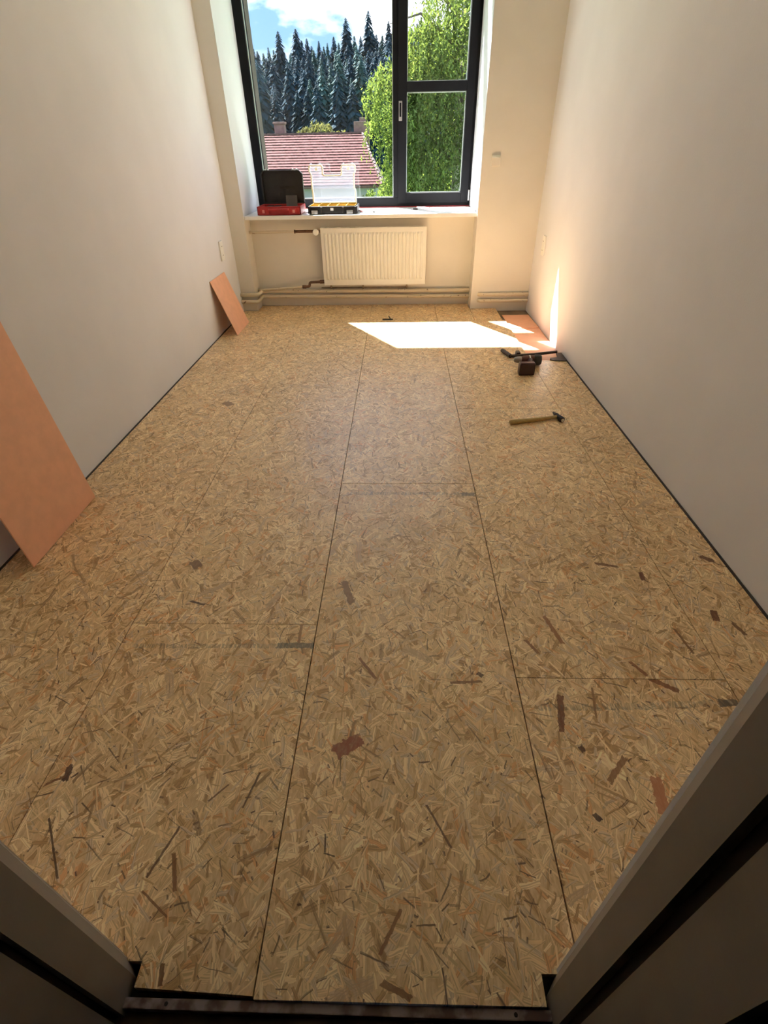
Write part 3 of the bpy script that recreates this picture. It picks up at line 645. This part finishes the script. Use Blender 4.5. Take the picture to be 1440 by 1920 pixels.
MB().tube([(1.205, 3.545, .038), (1.195, 3.49, .040), (1.180, 3.44, .042), (1.160, 3.40, .043)], [.022, .018, .018, .026], 14).build('grip', M['tool_dark'], d, smooth=True)
bt = MB(); bt.box((1.088, 3.345, .002), (1.196, 3.405, .084), .012); bo = bt.build('battery', M['tool_dark'], d, smooth=True)
MB().box((1.100, 3.3415, .012), (1.184, 3.347, .072), .003).build('battery_base_plate', M['tool_dark'], bo); MB().box((1.095, 3.352, .082), (1.19, 3.39, .0865), .002).build('battery_clip', M['tool_red'], bo)

p = empty('pull_bar', (1.27, 3.73, 0)); tag(p, 'black steel flooring pull bar lying against the right wall behind the drill', 'pull bar')
MB().tube([(1.095, 3.708, .017), (1.115, 3.712, .014), (1.28, 3.748, .013), (1.455, 3.786, .018)], [.011, .012, .011, .010], 12).build('bar', M['dark_steel'], p, smooth=True)
MB().tube([(1.055, 3.845, .014), (1.063, 3.83, .014), (1.098, 3.712, .014)], [.012, .0145, .0145], 12).build('handle', M['dark_steel'], p, smooth=True)
MB().box((1.142, 3.722, .0), (1.172, 3.775, .036), .006).build('slide_block', M['dark_steel'], p)
b = MB(); b.prism([(1.375, 3.660), (1.395, 3.635), (1.492, 3.625), (1.4945, 3.655), (1.4945, 3.80), (1.455, 3.80), (1.440, 3.70), (1.385, 3.69)], .0005, .007); b.build('hook_plate', M['dark_steel'], p)

hm = empty('hammer', (1.05, 2.66, 0)); tag(hm, 'hammer with light wooden handle and black head lying on the floor', 'hammer')
MB().tube([(.898, 2.606, .0135), (.905, 2.608, .0135), (1.02, 2.635, .0125), (1.12, 2.66, .0125), (1.186, 2.676, .014)], [.011, .014, .012, .0105, .0095], 12).build('handle', M['handle_wood'], hm, smooth=True)
hx = Vector((1.184, 2.676, .0155)); dv = Vector((.26, -.96, 0)).normalized()
hb = MB(); hb.tube([hx + dv * .052, hx + dv * .048, hx + dv * .022, hx + dv * .018, hx - dv * .016, hx - dv * .022, hx - dv * .055], [.013, .0165, .0165, .013, .013, .013, .005], 8)
ho = hb.build('head', M['dark_steel'], hm); MB().tube([hx + dv * .052, hx + dv * .054], .010, 10).build('striking_face', M['metal'], ho)
k = empty('folding_knife', (.16, 4.77, 0)); tag(k, 'small dark folding knife lying open on the floor in front of the radiator', 'knife')
MB().box((.118, 4.752, 0), (.214, 4.766, .010), .003).build('handle', M['case_black'], k)
b = MB(); b.prism([(.186, 4.766), (.198, 4.764), (.178, 4.87), (.170, 4.868)], .002, .006); b.build('blade', M['dark_steel'], k)

# ------------------------------------------------------------------ outside
M['needles'] = simple('spruce_needles', (.012, .032, .045), .9, var=.35, vscale=.25, spec=.1)  # blue of the distance haze is put into the needle colour
M['needles_lit'] = simple('spruce_needles_lit', (.026, .062, .058), .8, var=.35, vscale=.3, spec=.1)  # lighter copy of the needles, coloured as if lit from the front
M['bark'] = simple('bark', (.10, .08, .06), .9)
M['birch_bark'] = simple('birch_bark', (.55, .53, .48), .8, c2=(.08, .07, .06), vscale=6, lo=.4, hi=.5)
M['grass'] = simple('grass', (.10, .17, .04), .9, var=.3, vscale=.4)
M['tile'] = simple('clay_tile', (.098, .046, .045), .9, spec=.08, var=.16, vscale=2.2)
M['tile_ridge'] = simple('clay_ridge', (.06, .028, .026), .8, var=.2, vscale=3)
M['brick'] = simple('chimney_brick', (.14, .085, .08), .85, var=.2, vscale=5)
M['house_wall'] = simple('house_render', (.22, .22, .30), .85, var=.04)
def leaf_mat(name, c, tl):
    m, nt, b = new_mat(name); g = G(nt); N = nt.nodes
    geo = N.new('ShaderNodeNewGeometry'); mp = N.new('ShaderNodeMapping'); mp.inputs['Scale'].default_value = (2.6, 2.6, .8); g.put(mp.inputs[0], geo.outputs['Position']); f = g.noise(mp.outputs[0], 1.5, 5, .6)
    col = g.ramp(f, [(.34, tuple(x * .20 for x in c)), (.50, c), (.66, tuple(min(1, x * 1.9) for x in c))])  # noise clumps paint depth shade and highlights into the leaf colour
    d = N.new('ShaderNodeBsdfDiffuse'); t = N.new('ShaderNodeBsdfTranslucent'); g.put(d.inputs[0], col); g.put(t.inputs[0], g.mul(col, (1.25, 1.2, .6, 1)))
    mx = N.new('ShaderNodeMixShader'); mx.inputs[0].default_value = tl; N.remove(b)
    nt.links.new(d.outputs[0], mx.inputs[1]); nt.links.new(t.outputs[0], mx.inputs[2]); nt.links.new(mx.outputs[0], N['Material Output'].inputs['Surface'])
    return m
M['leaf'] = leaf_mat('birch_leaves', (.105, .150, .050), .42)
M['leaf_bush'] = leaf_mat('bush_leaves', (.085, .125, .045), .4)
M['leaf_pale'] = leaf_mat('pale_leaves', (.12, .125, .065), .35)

GZ = -6.0
struct(MB().add([(-90, 6.3, GZ), (90, 6.3, GZ), (90, 95, GZ), (-90, 95, GZ)], [(0, 1, 2, 3)]), 'ground', M['grass'])
def hill_z(x, y): return GZ + max(0.0, y - 98) * .148 + 1.6 * math.sin(x * .07 + 1.0) * min(1, max(0, (y - 98) / 40))
b = MB(); nx, ny = 40, 16; vs = []; fs = []
for j in range(ny + 1):
    for i in range(nx + 1):
        x = -130 + 260 * i / nx; y = 95 + 135 * j / ny; vs.append((x, y, hill_z(x, y)))
for j in range(ny):
    for i in range(nx): a = j * (nx + 1) + i; fs.append((a, a + 1, a + nx + 2, a + nx + 1))
M['forest_floor'] = simple('forest_floor', (.010, .022, .024), .95, spec=0)
struct(b.add(vs, fs), 'hillside', M['forest_floor'])

# spruces: five meshes shared by all trees
def spruce_mesh(seed):
    r = random.Random(seed); v = []; f = []; mi = []
    def add(vs, fs, m):
        o = len(v); v.extend(vs)
        for q in fs: f.append(tuple(o + i for i in q)); mi.append(m)
    n = 6; vs = [(.012 * math.cos(2*PI*k/n), .012 * math.sin(2*PI*k/n), 0) for k in range(n)] + [(0, 0, .97)]
    add(vs, [(k, (k+1) % n, n) for k in range(n)], 1)
    z = .10; slim = r.uniform(.22, .29)
    while z < .985:
        R = slim * (1 - z) ** .74 * r.uniform(.82, 1.15) + .006; m = 11 if z < .6 else (9 if z < .85 else 6); a0 = r.uniform(0, 6.28)
        for k in range(m):
            a = a0 + 2*PI*k/m + r.uniform(-.25, .25); q = R * r.uniform(.65, 1.2); c, s = math.cos(a), math.sin(a); w = q * r.uniform(.20, .30); dr = q * r.uniform(.35, .6)
            P = lambda t, off, dz: (c * t - s * off, s * t + c * off, z + dz)
            add([P(0, 0, .012), P(q * .55, w, -dr * .45), P(q, 0, -dr), P(q * .55, -w, -dr * .45), P(q * .5, 0, -dr * .2 + .004)], [(0, 4, 1), (4, 2, 1), (0, 3, 4), (4, 3, 2)], 0)
        z += .023 * (1.15 - z * .5)
    me = D.meshes.new('spruce_tree'); me.from_pydata(v, [], f); return me, mi
SPR = []
for k in range(6):
    me, mi = spruce_mesh(100 + k); me.materials.append(M['needles'] if k not in (2, 4) else M['needles_lit']); me.materials.append(M['bark']); me.polygons.foreach_set('material_index', mi); SPR.append(me)
r = random.Random(5); ntree = 0
def plant_spruce(x, y, h, k, label, group):
    o = D.objects.new('spruce_tree', SPR[k]); o.location = (x, y, hill_z(x, y) - .3 if y > 95 else GZ); o.scale = (h * r.uniform(.9, 1.15),) * 2 + (h,); o.rotation_euler = (0, 0, r.uniform(0, 6.28))
    if k in (2, 4): label = label.replace('dark spruce', 'lighter green spruce'); group = group + ', front-lit tone'
    tag(o, label, 'tree', group); return link(o)
rows = [104, 110, 116, 122, 128, 134, 140, 147, 154, 161, 168, 175, 182]
for j, y in enumerate(rows):
    xl, xr = -.285 * y, .135 * y; n = 19
    n = 19 if j < 12 else 0
    for i in range(n):
        x = xl + (xr - xl) * (i + .5 + r.uniform(-.38, .38)) / n; yy = y + r.uniform(-2.5, 2.5)
        plant_spruce(x, yy, r.uniform(13.5, 18.5) if j < 10 else r.uniform(14.8, 17.0) + i * .08, r.randrange(6), 'dark spruce in the dense forest on the hill behind the red roof', 'spruces on the hill'); ntree += 1
for i in range(52):
    y = 184 + r.uniform(-4, 4); x = (-.285 + .42 * (i + .5 + r.uniform(-.3, .3)) / 52) * y
    plant_spruce(x, y, r.uniform(16.9, 18.7) + .05 * i + (r.random() < .2) * 1.2, r.randrange(6), 'dark spruce in the far row along the skyline of the forest', 'spruces of the skyline row')
for az, el, y in ((-.078, .153, 172), (-.045, .160, 174), (-.152, .143, 175), (-.178, .141, 172)):
    x = .27 + az * y; h = 1.28 + el * y - hill_z(x, y) + .3
    plant_spruce(x, y, h, r.choice((0, 1, 3)), {-.078: 'tall spruce on the skyline, second from the window mullion', -.045: 'tallest spruce on the skyline just left of the window mullion', -.152: 'spruce rising on the skyline right of the left chimney', -.178: 'spruce rising on the skyline above the left chimney'}[az], 'skyline spruces')

# the neighbouring house
hs = empty('house', (-12, 55, GZ)); tag(hs, 'neighbouring house with a red tiled hipped roof and pale walls', 'house')
RX0, RXE, RYY, RZ = -30.0, -3.0, 55.0, 2.30; EX, EY0, EY1, EZ = -1.15, 50.0, 60.0, -1.25
MB().box((RX0, EY0 + .5, GZ), (EX - .6, EY1 - .5, EZ + .05)).build('wall', M['house_wall'], hs)
rf = MB().add([(RX0, RYY, RZ - .12), (RXE, RYY, RZ - .12), (EX, EY0, EZ - .12), (RX0, EY0, EZ - .12), (EX, EY1, EZ - .12), (RX0, EY1, EZ - .12)],
    [(0, 3, 2, 1), (1, 2, 4), (0, 1, 4, 5), (0, 5, 3), (3, 5, 4, 2)]).build('roof', M['tile_ridge'], hs)
nrow = 19; b = MB(); rr = random.Random(3)
P0 = Vector((0, EY0, EZ)); dd = Vector((0, RYY - EY0, RZ - EZ)) / nrow; nrm = Vector((0, -(RZ - EZ), RYY - EY0)).normalized()
for j in range(nrow):
    a = P0 + dd * j; c = P0 + dd * (j + 1.12); tt = (j + .5) / nrow; xe = EX + (RXE - EX) * tt; x = -15.5 + (j % 2) * .14
    while x < xe:
        w = .27; x2 = min(x + w, xe + .05); l = .03 + rr.uniform(0, .02)
        q0 = a + nrm * (l + .03); q1 = c + nrm * .01
        b.add([(x, q0.y, q0.z), (x2, q0.y, q0.z), (x2, q1.y, q1.z), (x, q1.y, q1.z), (x, a.y, a.z), (x2, a.y, a.z)], [(0, 1, 2, 3), (4, 5, 1, 0)]); x += w + .012
tl = b.build('roof_tiles', M['tile'], rf); tl['kind'] = 'stuff'
b = MB()
x = -15.5
while x < RXE: b.tube([(x, RYY, RZ - .02), (x + .42, RYY, RZ + .03)], .13, 6); x += .40
rc = b.build('ridge_tiles', M['tile_ridge'], rf); rc['kind'] = 'stuff'
b = MB(); hp0 = Vector((RXE, RYY, RZ)); hp1 = Vector((EX, EY0, EZ))
for k in range(16): b.tube([hp0.lerp(hp1, k / 16), hp0.lerp(hp1, (k + 1.05) / 16) + Vector((0, 0, .05))], .12, 6)
rc = b.build('hip_tiles', M['tile_ridge'], rf); rc['kind'] = 'stuff'
MB().box((RX0, EY0 - .15, EZ - .22), (EX + .05, EY0 + .02, EZ - .06)).build('gutter', M['tile_ridge'], hs)
ch = MB().box((-10.95, 56.3, RZ - 2.2), (-10.05, 57.2, 3.10), .02).build('chimney', M['brick'], hs); MB().box((-11.03, 56.2, 3.10), (-9.97, 57.3, 3.25), .02).build('chimney_cap', M['brick'], ch)
ch = MB().box((-3.75, 55.6, RZ - 3.2), (-2.45, 56.8, 3.15), .02).build('chimney', M['brick'], hs); MB().box((-3.25, 55.8, 3.15), (-2.55, 56.6, 3.42), .03).build('chimney_cap', M['brick'], ch)
MB().box((-30, 54.7, RZ - .05), (-14.2, 55.4, RZ + .35)).build('ridge_box', M['house_wall'], hs) if False else None
for x in (-13.5, -9.0, -5.0):
    w = MB().box((x - .6, EY0 + .44, -4.4), (x + .6, EY0 + .52, -2.6)).build('window', M['house_wall'], hs); MB().box((x - .5, EY0 + .42, -4.3), (x + .5, EY0 + .45, -2.7)).build('window_glass', M['frame'], w)

# leafy trees
def leaves(name, mat, lobes, nstr, per, lw, parent, seed, step=.085, hang=(.5, 2.0), loc=None):
    "weeping strands of small leaves hanging from lobes (x, y, z, rx, ry, rz, weight)"
    rg = np.random.default_rng(seed); V = []
    wts = np.array([l[6] for l in lobes], float); wts /= wts.sum()
    which = rg.choice(len(lobes), nstr, p=wts)
    L_ = np.array([l[:6] for l in lobes])[which]
    d = rg.normal(size=(nstr, 3)); d /= np.linalg.norm(d, axis=1)[:, None]; d[:, 2] = np.abs(d[:, 2]) * rg.choice([1, 1, 1, -.6], nstr)
    rad = rg.uniform(.55, 1.0, nstr) ** .5
    P = L_[:, :3] + d * L_[:, 3:6] * rad[:, None]
    hl = rg.uniform(hang[0], hang[1], nstr); sway = rg.normal(size=(nstr, 2)) * .10; out = d[:, :2] * .25
    t = np.linspace(0, 1, per)[None, :, None]
    C = P[:, None, :] + np.concatenate([(sway + out)[:, None, :] * np.sqrt(t) , -(hl[:, None, None]) * t], axis=2)
    C = C + rg.normal(size=C.shape) * np.array([.055, .055, .03]); C = C.reshape(-1, 3); n = len(C)
    a = rg.normal(size=(n, 3)); a /= np.linalg.norm(a, axis=1)[:, None]; u = np.cross(a, rg.normal(size=(n, 3))); u /= np.linalg.norm(u, axis=1)[:, None]
    a[:, 2] -= .6
    s = (lw * rg.uniform(.6, 1.3, n))[:, None]
    v = np.stack([C - a * s, C + u * s * .5, C + a * s, C - u * s * .5], axis=1).reshape(-1, 3)
    if parent is not None: v = v - np.array(wloc(parent))
    me = D.meshes.new(name); me.vertices.add(4 * n); me.vertices.foreach_set('co', v.ravel().astype(np.float32))
    me.loops.add(4 * n); me.loops.foreach_set('vertex_index', np.arange(4 * n, dtype=np.int32)); me.polygons.add(n)
    me.polygons.foreach_set('loop_start', np.arange(0, 4 * n, 4, dtype=np.int32)); me.polygons.foreach_set('loop_total', np.full(n, 4, dtype=np.int32))
    me.materials.append(mat); me.update(); me.validate(); o = D.objects.new(name, me); link(o, parent); o['kind'] = 'stuff'; return o
bt = empty('weeping_birch', (2.2, 20, GZ)); tag(bt, 'tall weeping birch with bright green hanging leaves right of the roof', 'tree')
MB().tube([(2.2, 20, GZ), (2.25, 20, -2), (2.1, 20.1, 2.5), (2.2, 20, 6.5)], [.24, .2, .14, .04], 10).build('trunk', M['birch_bark'], bt, smooth=True)
rb = random.Random(9)
for k in range(14):
    z = -1.5 + k * .55; a = rb.uniform(0, 6.28); l = rb.uniform(1.2, 2.3)
    MB().tube([(2.2, 20, z), (2.2 + math.cos(a) * l * .6, 20 + math.sin(a) * l * .5, z + .9), (2.2 + math.cos(a) * l, 20 + math.sin(a) * l * .8, z + .7)], [.06, .035, .012], 6).build('branch', M['bark'], bt, smooth=True)
lob = [(.14, 19.6, 2.5, .74, .9, 1.05, 2.6), (1.0, 19.8, 3.2, .9, 1.1, 1.05, 3), (3.0, 20.2, 4.6, 1.3, 1.4, 2.0, 4), (2.4, 20, 3.6, 1.7, 1.8, 2.6, 8), (.95, 19.6, 2.0, 1.1, 1.1, 1.15, 3.5), (1.5, 19.6, .8, 1.7, 1.4, 1.4, 5), (1.6, 19.8, 3.0, 1.3, 1.2, 1.6, 4), (3.1, 20, 1.0, 1.4, 1.5, 2.0, 5), (2.2, 20.2, -1.6, 1.9, 1.5, 1.6, 5), (.85, 19.6, .3, .75, .8, 1.1, 2.5)]
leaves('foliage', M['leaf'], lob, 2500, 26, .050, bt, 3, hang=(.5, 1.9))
bs = empty('leafy_bush', (-.2, 27, GZ)); tag(bs, 'light green bush in front of the house at the foot of the birch', 'bush')
MB().tube([(-.2, 27, GZ), (-.2, 27, -2)], [.2, .06], 8).build('stem', M['bark'], bs, smooth=True)
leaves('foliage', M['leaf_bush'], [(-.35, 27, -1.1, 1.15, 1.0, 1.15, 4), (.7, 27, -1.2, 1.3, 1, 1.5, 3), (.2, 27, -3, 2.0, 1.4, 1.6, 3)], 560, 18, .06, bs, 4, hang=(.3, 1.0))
for k, (az, el, w, lab) in enumerate(((-.150, .029, 1.3, 'low pale bush above the roof ridge, the left one'), (-.128, .038, 1.5, 'round pale treetop above the middle of the roof ridge'), (-.094, .026, 1.0, 'small pale bush above the roof ridge near the right chimney'))):
    y = 70; x = .27 + az * y; zt = 1.28 + el * y
    q = empty('pale_tree', (x, y, GZ)); tag(q, lab, 'tree'); MB().tube([(x, y, GZ), (x, y, zt - 1.2)], [.22, .08], 8).build('trunk', M['bark'], q, smooth=True)
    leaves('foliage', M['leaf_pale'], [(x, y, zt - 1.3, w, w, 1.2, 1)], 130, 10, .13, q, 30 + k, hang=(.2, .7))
bpy.context.view_layer.update()
